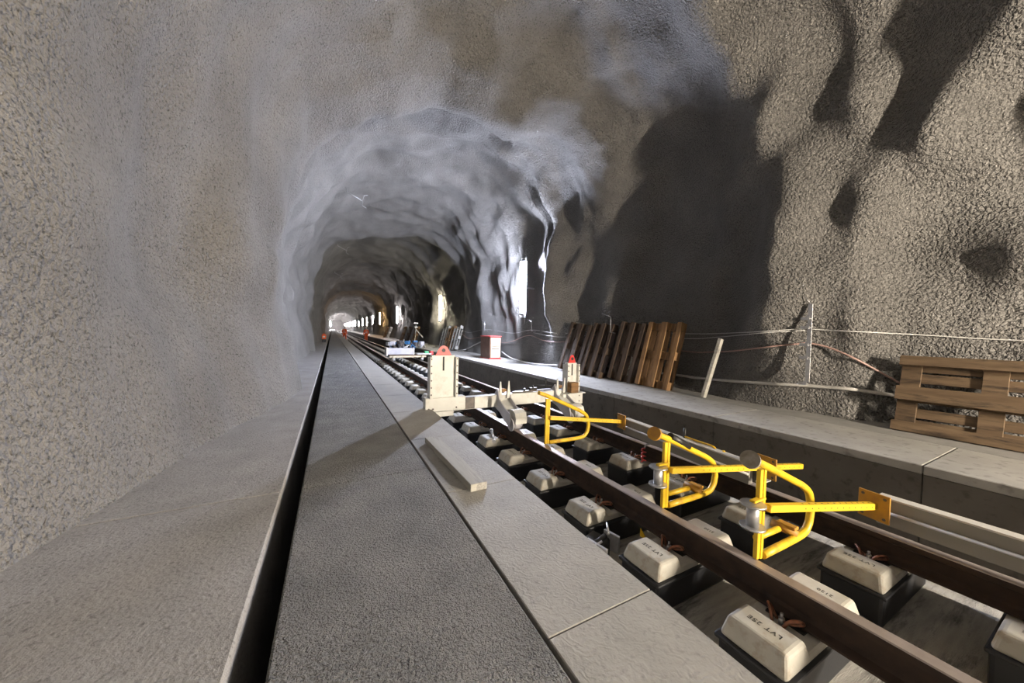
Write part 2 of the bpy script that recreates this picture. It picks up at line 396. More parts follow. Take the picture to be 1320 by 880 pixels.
for ri, rx in enumerate(RX):
    side = 'nearer the kerb' if ri == 0 else 'nearer the ledge'
    gname = 'support blocks under the rail '+side
    for k in range(-1, 70):
        yb = .80+.622*k
        if ri == 0 and k < 0: continue
        n = k if ri == 0 else k+1
        where = {0: 'left', 1: 'right'}[ri]
        if yb > 16: skip = ('rail_clip', 'bolt', 'lettering', 'rail_pad')
        elif yb > 6: skip = ('lettering', 'bolt', 'rail_pad')
        else: skip = ()
        o = blk if first else dup(blk, skip=skip)
        first = False
        o.location = (rx, yb, -.67)
        if n < 12:
            lab = 'pale cast block in black boot, %s from camera under the %s-side rail' % (ORD[n].replace('nearest', 'first'), side.split()[-1])
        else:
            lab = 'small distant pale block under the %s-side rail, far beyond the white gantry' % side.split()[-1]
        tag(o, lab, 'rail support block', gname)

# ------------------------------------------------------------------ lamps: upright tubes on the right-hand wall
def wall_x(y, z):
    best = None
    for i in range(168 if z > 1.6 else 196, NT+1):
        p = shell(i/NT, y)
        if best is None or abs(p.z-z) < best[0]: best = (abs(p.z-z), p.x)
    return best[1]
lamps = [(-2.7, (1., .87, .68), 1), (9.0, (.74, .80, 1.), 1), (20.6, (1., .90, .68), 1), (34, (1., .93, .95), 1), (48, (1., .62, .28), 1),
         (62, (1, .92, .95), 1), (73, (1, .92, .9), 1), (83, (1, .95, .95), 1), (95, (1, .95, .9), 1), (108, (1, .95, .95), 1), (121, (.95, .95, 1), 1), (135, (1, .95, .95), 1), (150, (.95, .95, 1), 1), (167, (1, .95, .95), 1), (185, (1, .95, 1), 1), (203, (1, .95, 1), 1)]
PW = {1: 320, 2: 40, 3: 55, 4: 50}
lab_l = ['warm upright tube lamp on the rock wall behind the viewpoint', 'bluish-white upright tube lamp on the dark rock wall, the nearest one in view', 'yellowish-white upright tube lamp above the far leaning pallet, second along the wall',
         'glaring white upright tube lamp, third along the right wall', 'orange-tinted upright tube lamp, fourth along the right wall']
for i, (ly, lc, _) in enumerate(lamps):
    zc = 2.27
    if i == 0: continue
    wx = min(wall_x(ly, z) for z in (1.5, 1.9, 2.3, 2.7, 3.0))-(.42 if i == 1 else .24 if i < 5 else .10)
    if i == 0: wx -= .05
    lab = lab_l[i] if i < 5 else 'small white tube lamp far down the tunnel, %s along the right wall' % ORD[i-1]
    r = empty('tube_lamp', (wx, ly, zc-.8), lab, 'wall lamp', 'tube lamps along the right wall')
    b = MB(); b.box((wx+.062, ly, zc), (.02, .34 if i == 1 else .10, 1.66 if i != 1 else 1.8), bev=.005); b.build('housing', M['steel'], r)
    b = MB(); b.tube([(wx, ly, zc-.78), (wx, ly, zc+.78)], .05 if i < 5 else .04, 12)
    b.build('glass_tube', emis('lamp_glow', lc, PW.get(i, 110)), r)
    for s in (-1, 1):
        b = MB(); b.tube([(wx, ly, zc+s*.77), (wx, ly, zc+s*.83)], .054, 12); b.build('end_cap', M['black'], r)
    b = MB(); b.box((wx+(.24 if i == 1 else .14 if i < 5 else .07), ly, zc), ((.38 if i == 1 else .19 if i < 5 else .05), .03, .04)); b.build('bracket', M['steel'], r)

for k, ly in enumerate((128, 146, 165, 184, 205)):  # made-up lamps, added on this wall to brighten the far end
    wx = -.55
    r = empty('tube_lamp', (wx, ly, 1.5), 'tiny white tube lamp added on left wall to brighten the tunnel end, %s of five' % ORD[k].replace('nearest', 'first'), 'wall lamp', 'added tube lamps on the left wall')
    b = MB(); b.box((wx-.045, ly, 2.3), (.03, .07, 1.66)); b.build('housing', M['steel'], r)
    b = MB(); b.tube([(wx, ly, 1.5), (wx, ly, 3.1)], .05, 10); b.build('glass_tube', emis('lamp_glow', (1, .95, 1), 420), r)
r = empty('stand_in_lamp', (4.12, -4.5, 0), 'warm upright tripod lamp added on the ledge behind the viewpoint to light the near walls', 'work lamp')  # added out of view, stands in for whatever lights the near walls
b = MB(); b.tube([(4.12, -4.5, .75), (4.12, -4.5, 1.95)], .03, 10); b.build('glass_tube', emis('stand_in_lamp_glow', (1., .87, .70), 1000), r)
b = MB(); b.box((4.12, -4.56, 1.35), (.05, .03, 1.3), bev=.004); b.build('housing', M['steel'], r)
b = MB(); b.tube([(4.12, -4.56, .3), (4.12, -4.56, .75)], .018, 8); b.build('pole', M['dsteel'], r)
for a in (0, 2.1, 4.2):
    b = MB(); b.tube([(4.12, -4.56, .45), (4.12+.3*math.cos(a), -4.56+.3*math.sin(a), .01)], .012, 8); b.build('leg', M['dsteel'], r)

# ------------------------------------------------------------------ yellow stop frames spanning the track
def yellow_frame(y, x0, zt, zb, arm_end, label, lever, seed):
    r = empty('yellow_frame', (x0, y, zb), label, 'rail frame', 'yellow tubular frames on the track')
    dx = lambda a: x0+a
    # bent tube: from the disc down and round to the foot
    pts = [(dx(-.13), y, zt+.085), (dx(.0), y, zt+.035), (dx(.36), y, zt-.125), (dx(.45), y, zt-.168), (dx(.53), y, zt-.225), (dx(.56), y, zt-.31), (dx(.56), y, zb+.11), (dx(.535), y, zb+.05), (dx(.44), y, zb+.012), (dx(.02), y, zb+.014)]
    sp = []
    for i, p in enumerate(pts): sp.append(p)
    b = MB(); b.tube(smooth(sp, 4), .021, 12); b.build('bent_tube', M['yellow'], r)
    b = MB(); b.bar((x0-.005, y+.012, zt+.01), (x0-.01, y+.012, zb-.0), .045, .022, .002, up=(0, 1, 0)); b.bar((x0+.012, y, zt+.01), (x0+.007, y, zb), .022, .006, up=(0, 1, 0)); b.build('post', M['yellow'], r)
    b = MB(); b.tube([(dx(.12), y+.085, zb+.035), (dx(.40), y+.075, zb+.035)], .018, 12)
    if seed != 3: b.build('strut', M['yellow'], r)
    b = MB(); b.tube([(dx(.37), y+.12, zb+.05), (dx(.39), y-.01, zb+.03)], .024, 12); b.box((dx(.40), y+.05, zb+.06), (.05, .10, .02), bev=.003)
    if seed != 3: b.build('knuckle', M['ochre'], r)
    b = MB(); b.tube([(dx(-.155), y-.005, zt+.095), (dx(-.135), y, zt+.085)], .046, 24)
    if seed != 3: b.build('end_disc', M['disc'] if seed != 2 else M['ochre'], r)
    b.bm if 0 else None
    # arm
    za = (zt*.62+zb*.38)-.01
    A = V((x0+.01, y-.02, za)); E_ = V(arm_end)
    b = MB(); b.bar(A, E_, .036, .040, .003); b.build('arm', M['yellow'], r)
    d = (E_-A); n = int(d.length/.055)
    arm_b = MB(); side = V((d.y, -d.x, 0)).normalized()
    for i in range(5, n):
        p = A+d*(i/n)
        arm_b.cyl(p+V((0, 0, .0195)), p+V((0, 0, .0206)), .005, 8)
        arm_b.cyl(p+side*.0175, p+side*.0190, .004, 8)
    arm_b.build('holes', M['ink'], r)
    # spool roller at the rail side
    b = MB(); c = V((dx(-.085), y+.005, za-.02))
    b.tube([c+V((0, 0, -.075)), c+V((0, 0, -.065))], .060, 24); b.tube([c+V((0, 0, .045)), c+V((0, 0, .055))], .060, 24); b.tube([c+V((0, 0, -.07)), c+V((0, 0, .05))], .030, 16)
    if seed != 3: b.build('roller', M['steel'], r)
    b = MB(); b.box((dx(-.04), y+.005, za+.045), (.11, .03, .012), bev=.002)
    if seed != 3: b.build('roller_bracket', M['yellow'], r)
    # plate
    return r, A, E_
f3, A3, E3 = yellow_frame(.978, 2.085, .215, -.268, (3.02, .80, -.10), 'yellow tubular frame on the track nearest the camera, spool roller and long ticked arm', 0, 1)
f2, A2, E2 = yellow_frame(1.578, 2.085, .185, -.268, (3.44, 1.345, -.115), 'middle yellow tubular frame on the track, with a black grip sleeve on its top tube', 0, 2)
f1, A1, E1 = yellow_frame(3.07, 2.085, .215, -.268, (3.02, 2.92, -.085), 'farthest yellow tubular frame, just in front of the white gantry', 0, 3)
b = MB(); b.tube([(2.085+.02, 1.578, .235), (2.085+.22, 1.578, .135)], .027, 14); b.build('grip_sleeve', M['black'], f2)
def plate(r, p, d, name='end_plate'):
    b = MB(); d = V(d).normalized(); s = V((-d.y, d.x, 0))
    Rm = Matrix((d, s, V((0, 0, 1)))).transposed()
    b.box(p, (.010, .15, .17), m=Rm, bev=.002); o = b.build(name, M['ochre'], r)
    k = MB()
    for a in (-1, 1):
        for c in (-1, 1):
            q = V(p)+s*a*.052+V((0, 0, c*.062)); k.tube([q-d*.009, q+d*.009], .009, 6)
    k.build('bolt', M['dsteel'], o); return o
plate(f3, E3, (1, -.17, 0)); plate(f1, E1, (1, -.17, 0)); plate(f2, A2+(E2-A2)*.70, (1, -.17, 0))
# chain / hook on frame 2 side and the small white bracket
b = MB(); b.box((2.98, 1.40, -.175), (.12, .05, .008)); b.box((2.93, 1.40, -.205), (.008, .05, .06)); b.build('white_bracket', M['white'], f2)

# long beams carried above the far rail
def beam(pa, pb, label):
    pa, pb = V(pa), V(pb); d = (pb-pa).normalized(); s = V((d.y, -d.x, 0)).normalized(); up = V((0, 0, 1))
    r = empty('guard_beam', tuple(pa-V((0, 0, .09))), label, 'beam', 'grey guard beams above the rail')
    b = MB(); b.bar(pa, pb, .050, .165, .003); b.build('channel', M['beam'], r)
    b = MB(); b.bar(pa+up*.088-s*.01, pb+up*.088-s*.01, .075, .010); b.build('top_flange', M['flange'], r)
    b = MB(); b.tube([pa+s*.036+up*.005, pb+s*.036+up*.005], .0095, 10); b.build('rod', M['cablew'], r)
    return r
bm2 = beam((3.10, .80, -.135), (3.10, -1.6, -.135), 'long grey beam with a bright rod along it, running towards the camera above the rail')
bm1 = beam((3.09, 2.93, -.145), (3.00, 1.50, -.165), 'grey beam with a yellow crank handle, between the two farther yellow frames')
b = MB(); b.tube([(3.08, 2.15, -.075), (3.08, 2.15, .03)], .012, 10); b.build('grip', M['black'], bm1)
b = MB(); b.tube(smooth([(3.08, 2.15, -.05), (3.07, 2.0, -.055), (3.06, 1.86, -.055), (3.06, 1.82, -.08)], 4), .009, 8)
b.box((3.06, 1.80, -.083), (.06, .13, .012), bev=.002); b.tube([(3.05, 1.75, -.10), (3.05, 1.75, -.06)], .012, 8); b.build('crank', M['yellow'], bm1)

# ------------------------------------------------------------------ white gantry across the track
GY = 4.08
g = empty('gantry', (2.1, GY, ZR), 'white steel gantry across both rails with red-tipped posts at its ends', 'gantry')
b = MB(); b.box((1.23, GY, .048), (.50, .13, .165), bev=.006); b.build('end_box', M['white'], g)
b = MB(); b.box((2.2, GY+.01, .030), (1.9, .10, .155), bev=.004); b.build('cross_beam', M['white'], g)
b = MB(); b.box((1.535, GY-.045, .035), (.14, .03, .145), bev=.003); b.build('dark_sleeve', M['dsteel'], g)
b = MB(); b.box((1.66, GY-.05, .038), (.12, .04, .145), bev=.003); b.build('white_sleeve', M['white'], g)
b = MB(); b.box((1.20, GY-.02, -.072), (.26, .08, .06), bev=.004); b.build('foot', M['white'], g)
def gpost(x0, x1, z0, z1, slot=True):
    xc = (x0+x1)/2; w = x1-x0
    b = MB(); b.box((xc, GY, (z0+z1)/2), (w-.05, .075, z1-z0), bev=.003)
    o = b.build('post', M['white'], g)
    for s in (-1, 1):
        k = MB(); k.box((xc+s*(w/2-.012), GY-.02, (z0+z1)/2-.01), (.030, .13, z1-z0-.02), bev=.002); k.build('flange', M['white'], o)
    k = MB(); n = 6
    for s in (-1, 1):
        for i in range(n):
            z = z0+.05+(z1-z0-.09)*i/(n-1)
            k.tube([(xc+s*(w/2-.012), GY-.084, z), (xc+s*(w/2-.012), GY-.090, z)], .009, 8)
    k.build('bolt', M['dsteel'], o)
    k = MB(); k.box((xc-.0, GY-.038, z1-.10), (.020, .006, .17)); k.build('slot', M['ink'], o)
    # red eye plate
    h = .10; ww = w*.62
    outer = [(xc-ww/2, z1-.01), (xc+ww/2, z1-.01), (xc+ww*.22, z1+h), (xc+ww*.08, z1+h+.018), (xc-ww*.08, z1+h+.018), (xc-ww*.22, z1+h)]
    k = MB(); k.prism(outer, 'y', GY-.035, GY-.02); t = k.build('eye_plate', M['red'], o); 
    k = MB(); k.tube([(xc, GY-.040, z1+h*.62), (xc, GY-.036, z1+h*.62)], .024, 12); k.build('eye', M['black'], t)
gpost(1.03, 1.37, .125, .64)
gpost(3.04, 3.26, .03, .50)
b = MB(); b.box((3.13, GY-.02, -.02), (.36, .17, .17), bev=.008); b.build('end_box', M['white'], g)
b = MB(); b.box((3.13, GY-.07, .075), (.30, .27, .014), bev=.003); b.build('shelf_plate', M['white'], g)
b = MB()
for x, z in ((3.02, -.02), (3.24, .02), (3.24, -.06), (3.10, -.05)): b.tube([(x, GY-.106, z), (x, GY-.11, z)], .010, 8)
for x in (1.05, 1.34, 1.0): b.tube([(x+.02, GY-.064, 0), (x+.02, GY-.072, 0)], .011, 8)
b.build('bolt', M['dsteel'], g)
b = MB(); b.box((3.20, GY+.06, -.165), (.16, .10, .14), bev=.008); b.build('foot', M['white'], g)
def horn(x, arm):
    # roller carriage that sits on the rail: two horn plates, a sloping body and a wheel in a hood
    r_ = MB(); y0, y1 = GY-.03, GY-.43
    side = [(GY+.04, .12), (GY-.04, .20), (GY-.10, .06), (GY-.26, -.02), (GY-.40, -.06), (GY-.43, -.16), (GY-.40, -.235), (GY-.30, -.20), (GY-.12, -.10), (GY+.04, -.06)]
    for s in (-1, 1): r_.prism(side, 'x', x+s*.085-.007, x+s*.085+.007)
    o = r_.build('carriage_plate', M['offw'], g)
    k = MB(); k.prism([(GY-.02, .04), (GY-.24, -.05), (GY-.24, -.14), (GY-.02, -.08)], 'x', x-.078, x+.078); k.build('carriage_body', M['white'], g)
    hood = [(GY-.29, -.035), (GY-.36, -.03), (GY-.43, -.06), (GY-.455, -.12), (GY-.45, -.19), (GY-.30, -.16)]
    k = MB(); k.prism(hood, 'x', x-.03, x+.125); k.build('hood', M['white'], g)
    k = MB(); k.tube([(x-.035, GY-.37, ZR+.062), (x+.06, GY-.37, ZR+.062)], .060, 22); k.tube([(x-.062, GY-.37, ZR+.062), (x-.045, GY-.37, ZR+.062)], .078, 22); k.build('wheel', M['offw'], g)
    k = MB(); k.box((x+.0, GY-.03, .165), (.06, .07, .04), bev=.004); k.build('wood_wedge', M['woodr'], g)
    k = MB(); k.prism([(x-.085, .06), (x-.03, .06), (x-.055, .285), (x-.065, .285)], 'y', GY-.075, GY-.055); k.prism([(x+.035, .06), (x+.09, .06), (x+.068, .29), (x+.058, .29)], 'y', GY-.075, GY-.055); k.build('horn', M['white'], g)
horn(2.02, 0); horn(2.93, 0)
# things lying on the gantry
b = MB(); b.box((3.085, GY-.15, .157), (.13, .10, .145), bev=.004); o = b.build('timber_block', M['woodr']); tag(rehome(o), 'short rusty-brown timber block on the gantry shelf beside its far post', 'wood block')
r = empty('clamp_tool', (2.45, GY, .11), 'black clamp tool with a thin lever lying along the top of the white gantry beam', 'tool')
b = MB(); b.bar((2.18, GY+.01, .12), (2.80, GY+.0, .125), .04, .02, .003); b.build('bar', M['dsteel'], r)
b = MB(); b.box((2.50, GY, .15), (.12, .05, .035), bev=.005); b.tube([(2.50, GY, .16), (2.50, GY, .20)], .014, 8); b.tube([(2.36, GY, .13), (2.36, GY, .165)], .016, 8); b.build('jaw', M['black'], r)
b = MB(); b.tube([(2.50, GY, .195), (2.72, GY-.02, .19), (2.80, GY-.02, .17)], .007, 8); b.tube([(2.70, GY-.02, .15), (2.70, GY-.02, .29)], .010, 8); b.build('lever', M['black'], r)

# ------------------------------------------------------------------ plank on the kerb
d = V((1.07, 2.87, 0)); e = V((1.075, 1.83, 0))
b = MB(); pa, pb = V((.745, 2.84, .024)), V((.775, 1.85, .024)); b.bar(pa, pb, .105, .045, .003)
o = b.build('timber_batten', M['timber']); tag(rehome(o), 'short pale timber batten lying on the concrete kerb slab', 'timber')

# ------------------------------------------------------------------ pallets
def make_pallet(m, L=1.2, W=.8, name='pallet', nd=5):
    r = bpy.data.objects.new(name, None); COL.objects.link(r); r.empty_display_size = .1
    k = W/.8
    rw = [.10*k, .145*k, .10*k]; rc = [-W/2+.05*k, 0, W/2-.05*k]
    for c, w in zip(rc, rw):
        MB().box((0, c, .011), (L, w, .022), bev=.002).build('runner_board', m, r, local=True)
    for x in (-L/2+.0725, 0, L/2-.0725):
        for c, w in zip(rc, rw): MB().box((x, c, .061), (.145, w, .078), bev=.002).build('spacer_block', m, r, local=True)
        MB().box((x, 0, .111), (.145, W, .022), bev=.002).build('cross_board', m, r, local=True)
    dc = [-W/2+.0725*k, -W/4+.015, 0, W/4-.015, W/2-.0725*k] if nd == 5 else [-W/2+.05+(W-.1)*i/(nd-1) for i in range(nd)]
    dw = [.145*k, .10*k, .145*k, .10*k, .145*k] if nd == 5 else [.075]*nd
    for c, w in zip(dc, dw): MB().box((0, c, .133), (L, w, .022), bev=.002).build('deck_board', m, r, local=True)
    return r
def orient(o, origin, u, v):                             # u: along the runners, v: across; origin = centre of the underside
    u = V(u).normalized(); v = V(v); v = (v-u*v.dot(u)).normalized(); w = u.cross(v)
    m = Matrix((u, v, w)).transposed().to_4x4(); m.translation = V(origin); o.matrix_world = m
# big pallet on its long edge at the right (runners face the track)
p = make_pallet(M['wood'])
orient(p, (5.335, .70, .392), (0, 1, 0.0), (.21, 0, .76))
# check facing
tag(p, 'brown wooden pallet standing on its long edge against the wall, nearest the camera', 'pallet', 'pallets standing along the right wall')
specs = [  # y centre, lean foot x, lean, sideways, width, material
    (4.20, 5.00, .30, .10, .70, 'woodr', 'rust-stained wooden pallet leaning on end against the wall, rightmost and brightest of the leaning row'),
    (5.00, 5.03, .26, .36, .62, 'woodd', 'dark wooden pallet leaning on end in the row, just left of the rust-stained one'),
    (5.78, 4.96, .33, .22, .62, 'woodd', 'dark wooden pallet with close boards leaning on end, second from the left of the row'),
    (6.62, 5.00, .28, .45, .80, 'woodd', 'dark wooden pallet leaning on end, leftmost of the leaning row behind the red-tipped post')]
protos = {}
for yc, fx, ln, sw, W, mm, lab in specs:
    q = make_pallet(M[mm], W=W)
    u = V((ln, sw*-.3, 1.13)).normalized()
    v = V((0, -1, 0))
    orient(q, V((fx, yc, .004))+u*.6+V((0, 0, .012)), u, v)
    tag(q, lab, 'pallet', 'pallets standing along the right wall')
for i, yc in enumerate((15.4, 16.3, 17.2)):
    q = make_pallet(M['timber'] if i != 1 else M['woodr'], L=1.15, W=.85, nd=6)
    orient(q, (5.08, yc, .56), V((.34, .22, 1.05)), (0, -1, .0)); tag(q, 'pale slatted pallet leaning on the wall beyond the crate, %s of three' % ('nearest', 'middle', 'farthest')[i], 'pallet', 'pale pallets beyond the crate')
for i, (yc, mm) in enumerate([(24.5, 'woodr'), (27.0, 'woodd'), (29.2, 'woodr'), (37, 'timber'), (39.5, 'woodr')]):
    q = make_pallet(M[mm], W=.8)
    u = V((.35, .05*(-1)**i, 1.1)).normalized()
    orient(q, V((4.98, yc, .01))+u*.6, u, (0, -1, 0))
    tag(q, 'small distant leaning pallet, %s of those beyond the second lamp' % ORD[i].replace('nearest', 'first'), 'pallet', 'far leaning pallets')

# wooden post leaning on the wall
b = MB(); b.bar((5.04, 3.23, .0), (5.22, 3.10, .90), .072, .05, .003, up=(0, 1, 0)); o = b.build('wooden_post', M['timber']); tag(rehome(o), 'single weathered wooden post leaning on the wall between the leaning pallets and cable bracket', 'wooden post')

# plywood box on the ledge
r = empty('crate', (4.85, 10.75, 0), 'tall brown crate with pale plywood front and red edges standing on the ledge', 'crate')
b = MB(); b.box((4.86, 10.80, .385), (.40, .80, .72), bev=.004); b.build('body', M['brownbox'], r)
b = MB(); b.box((4.86, 10.385, .385), (.34, .02, .66), bev=.003); b.build('front_panel', M['ply'], r)
for z in (.36, .44): 
    b = MB(); b.box((4.86, 10.372, z), (.30, .012, .030)); b.build('dark_slot', M['ink'], r)
b = MB(); b.box((4.86, 10.79, .76), (.43, .85, .03), bev=.003); b.build('lid', M['redp'], r)
b = MB(); b.box((4.86, 10.79, .014), (.43, .85, .028), bev=.003); b.build('base', M['redp'], r)

# ------------------------------------------------------------------ cable bracket post and cables
WX = 5.20
def hook_post(x, y, z0, z1, label, full=True):
    r = empty('cable_bracket', (x, y, z0), label, 'cable bracket', 'cable brackets along the right wall')
    b = MB(); b.box((x, y, (z0+z1)/2), (.012, .045, z1-z0), bev=.001); b.box((x+.016, y+.02, (z0+z1)/2), (.03, .005, z1-z0)); b.build('strip', M['steel'], r)
    if full:
        for z in (.86, 1.07, .38, .70, 1.18):
            k = MB(); k.box((x-.03, y, z), (.06, .03, .012), bev=.001); k.box((x-.058, y, z+.018), (.006, .03, .04)); k.box((x-.01, y+.045, z), (.02, .09, .035), bev=.001); k.build('clip', M['steel'], r)
        k = MB(); k.tube([(x, y, z1), (x-.02, y+.06, z1+.10)], .004, 6); k.build('wire_tie', M['steel'], r)
    return r
hook_post(5.17, 2.0, .40, 1.36, 'perforated steel cable bracket on the wall between the wooden post and the big pallet')
for (x, y, zt, lab) in ((5.14, 5.35, 1.30, 'thin bent wire hook rising above the leaning pallets'), (5.18, 8.6, 1.25, 'thin wire hook on the wall under the nearest lamp'), (5.18, 12.1, 1.30, 'thin wire hook on the dark wall above the crate')):
    b = MB(); b.tube([(x+.15, y, .95), (x, y, .97), (x, y, zt-.02), (x-.01, y+.02, zt), (x-.02, y+.24, zt+.07)], .006, 6)
    o = b.build('wall_hook', M['steel']); tag(rehome(o), lab, 'wire hook', 'wire hooks on the right wall')
def to_wall(p, off=.035):                                # slide a point outwards until it rests on the wall
    p = V(p); e = V((0, 0, .95)); q = p-e
    for _ in range(3):
        x = wall_x(max(q.y, .3) if q.y > 0 else q.y, q.z+.95)-off
        if q.y > 1.2: q = q*(x/q.x)
        else: q.x = x
    return q+e
def cable(pts, r, m, label, n=6, cat='cable', grp='cables along the right wall', name='cable'):
    pts = [to_wall(p, r+.03) if p[2] > .12 else p for p in smooth(pts, 4)]; n = 3
    b = MB(); b.tube(smooth(pts, n), r, 8); o = b.build(name, m); return tag(rehome(o), label, cat, grp)
cable([(5.14, 2.0, 1.05), (5.19, 1.32, 1.01), (5.22, .54, .96), (5.24, -1, .95), (5.24, -2.6, .97)], .006, M['cablew'], 'thin pale wire along the wall above the big pallet, right of the bracket')
cable([(5.14, 2.01, 1.06), (5.17, 2.78, 1.0), (5.18, 3.65, .97), (5.2, 5.35, 1.02), (5.2, 7.2, .92), (5.18, 8.6, 1.0), (5.2, 9.86, .89), (5.18, 12.0, 1.0), (5.2, 13.8, .86), (5.25, 16, 1.0), (5.3, 22, 1.0)], .006, M['cablew'], 'topmost thin wire strung behind the leaning pallets from bracket to hook')
cable([(5.13, 2.03, 1.035), (5.16, 2.49, 1.0), (5.17, 3.17, .92), (5.18, 3.69, .89), (5.2, 5.3, .93), (5.2, 7.2, .83), (5.19, 8.5, .92)], .006, M['cablew'], 'second thin wire just below the topmost one behind the leaning pallets')
cable([(5.12, 2.01, .88), (5.14, 2.39, .82), (5.15, 2.88, .73), (5.15, 3.16, .70), (5.17, 3.68, .68), (5.25, 5.3, .80), (5.25, 5.8, .85), (5.2, 7.2, .70), (5.19, 8.0, .72), (5.17, 8.73, .84), (5.19, 9.85, .62), (5.19, 10.66, .56), (5.18, 12.5, .68), (5.19, 13.8, .60), (5.2, 15.3, .93)], .011, M['cablep'], 'thick sagging pinkish cable running along the wall behind the pallets')
cable([(5.12, 2.0, .88), (5.13, 1.9, .865), (5.14, 1.76, .82), (5.15, 1.55, .71), (5.18, 1.28, .53), (5.3, 1.2, .45)], .011, M['cablep'], 'short pinkish cable drooping from the bracket to behind the big pallet')
cable([(5.2, .9, .37), (5.16, 1.3, .37), (5.14, 1.6, .38), (5.13, 1.99, .36), (5.13, 2.76, .30), (5.13, 3.46, .27), (5.15, 3.74, .27), (5.25, 5.3, .24), (5.22, 6.9, .17)], .021, M['pipe'], 'pale grey conduit running low along the foot of the wall', name='conduit', cat='conduit')
cable([(5.15, 7.2, .10), (5.12, 7.9, .045), (5.10, 8.8, .03), (5.14, 9.83, .09), (5.18, 10.55, .24)], .020, M['cablew'], 'thick white hose curving down to the ledge behind the crate', name='hose', cat='hose')
cable([(5.15, 12.3, .52), (5.1, 13.0, .34), (5.05, 13.75, .14), (5.0, 14.5, .05), (4.98, 14.7, .03)], .022, M['pipe'], 'grey hose sloping down from the wall to the ledge beyond the crate', name='hose', cat='hose')

# ------------------------------------------------------------------ roof anchors
for (x, y, z, lab) in ((.35, 11.5, 0, 'thin wire anchor hanging from the lit roof, nearest one'), (.2, 20.5, 0, 'wire anchor hanging from the dark roof beyond the lit section'), (.15, 30., 0, 'small wire anchor hanging from the roof, farthest one')):
    i = min(range(40, 130), key=lambda k: abs(shell(k/NT, y).x-x)+(0 if shell(k/NT, y).z > 2.5 else 9))
    P = shell(i/NT, y)
    b = MB(); b.tube([P+V((0, 0, .1)), P+V((.03, 0, -.12)), P+V((.45, .05, -.30))], .010, 6); b.tube([P+V((.45, .05, -.30)), P+V((.50, .05, -.12)), P+V((.60, .05, -.10))], .010, 6)
    b.tube([P+V((.45, .05, -.30)), P+V((.44, .03, -.44)), P+V((.56, .03, -.50))], .010, 6)
    o = b.build('roof_anchor', M['steel']); tag(rehome(o), lab, 'wire anchor', 'wire anchors hanging from the roof')

# ------------------------------------------------------------------ works trolley
CY = 13.6
t = empty('works_trolley', (2.56, CY, ZR), 'low works trolley on the rails carrying a silver tank and tangled equipment', 'trolley')
b = MB()
for yy in (CY-.35, CY+.55): b.box((2.56, yy, -.085), (1.35, .07, .07), bev=.005)
for x in (2.03, 3.09): b.box((x, CY+.1, -.085), (.07, 1.1, .07), bev=.005)
b.build('chassis', M['ply'], t)
for x in RX:
    for yy in (CY-.35, CY+.55):
        k = MB(); k.tube([(x-.03, yy, ZR+.066), (x+.03, yy, ZR+.066)], .0635, 16); k.tube([(x+.042*(1 if x < 2.5 else -1), yy, ZR+.062), (x+.056*(1 if x < 2.5 else -1), yy, ZR+.062)], .08, 16); k.box((x, yy, -.16), (.09, .09, .09), bev=.005); k.build('wheel', M['steel'], t)
b = MB(); b.box((2.28, CY-.1, .105), (.98, .5, .25), bev=.03, seg=2); tk = b.build('tank', M['offw'], t)
for x in (1.80, 2.76):
    k = MB(); k.box((x, CY-.1, .10), (.05, .54, .31), bev=.006); k.build('tank_band', M['steel'], tk)
b = MB(); b.box((2.6, CY-.1, -.03), (1.5, .6, .03), bev=.003); b.build('deck', M['woodd'], t)
b = MB(); b.box((3.18, CY-.05, -.01), (.55, .5, .05), bev=.004); b.build('side_tray', M['white'], t)
b = MB(); b.box((3.48, CY-.15, .03), (.12, .25, .14), bev=.006); b.build('red_bracket', M['redp'], t)
b = MB(); b.box((3.28, CY-.2, .06), (.16, .2, .10), bev=.006); b.build('green_can', M['green'], t)
rnd = random.Random(4)
for i in range(30):
    x = 1.95+rnd.random()*1.2; a = rnd.random()*6; k = MB()
    p0 = V((x, CY-.25+rnd.random()*.4, .22)); p1 = p0+V((.16*math.cos(a), .12*math.sin(a), .08+.16*rnd.random())); p2 = p1+V((.14*math.sin(a), .1*math.cos(a), -.10))
    if i % 3 == 0: k.box(p1, (.18, .14, .13), rz=a, bev=.01); k.build('motor_block', [M['steel'], M['dsteel'], M['offw'], M['bluep']][i//3 % 4], t)
    else: k.tube(smooth([p0, p1, p2], 4), .018, 8); k.build('hose', [M['steel'], M['bluep'], M['black'], M['cablew']][i % 4], t)

# ------------------------------------------------------------------ small items between the blocks
b = MB(); b.tube([(1.86, 4.06, -.36), (1.70, 3.62, -.36)], .012, 8); b.tube([(1.86, 4.06, -.36), (1.845, 4.02, -.36)], .026, 8); b.tube([(1.715, 3.66, -.36), (1.70, 3.62, -.36)], .022, 8)
for q in range(4): b.tube([(1.83-.018*q, 3.97-.05*q, -.36), (1.825-.018*q, 3.955-.05*q, -.36)], .020, 8)
r = b.build('turnbuckle', M['steel']); tag(rehome(r), 'threaded steel turnbuckle lying beside the kerb-side rail, between blocks', 'tool')
r = empty('hose_clamp', (1.62, 1.74, -.67), 'jumble of black and silver clamp fittings on the track bed beside the kerb', 'clamp')
ox, oy, oz = .20, .47, -.0
b = MB(); b.box((1.42+ox, 1.30+oy, -.56), (.16, .14, .18), rz=.3, bev=.01); b.tube([(1.36+ox, 1.25+oy, -.47), (1.52+ox, 1.30+oy, -.47)], .018, 10); b.build('body', M['black'], r)
b = MB(); b.box((1.36+ox, 1.22+oy, -.46), (.02, .16, .03), rz=.2, bev=.002); b.build('jaw', M['steel'], r)
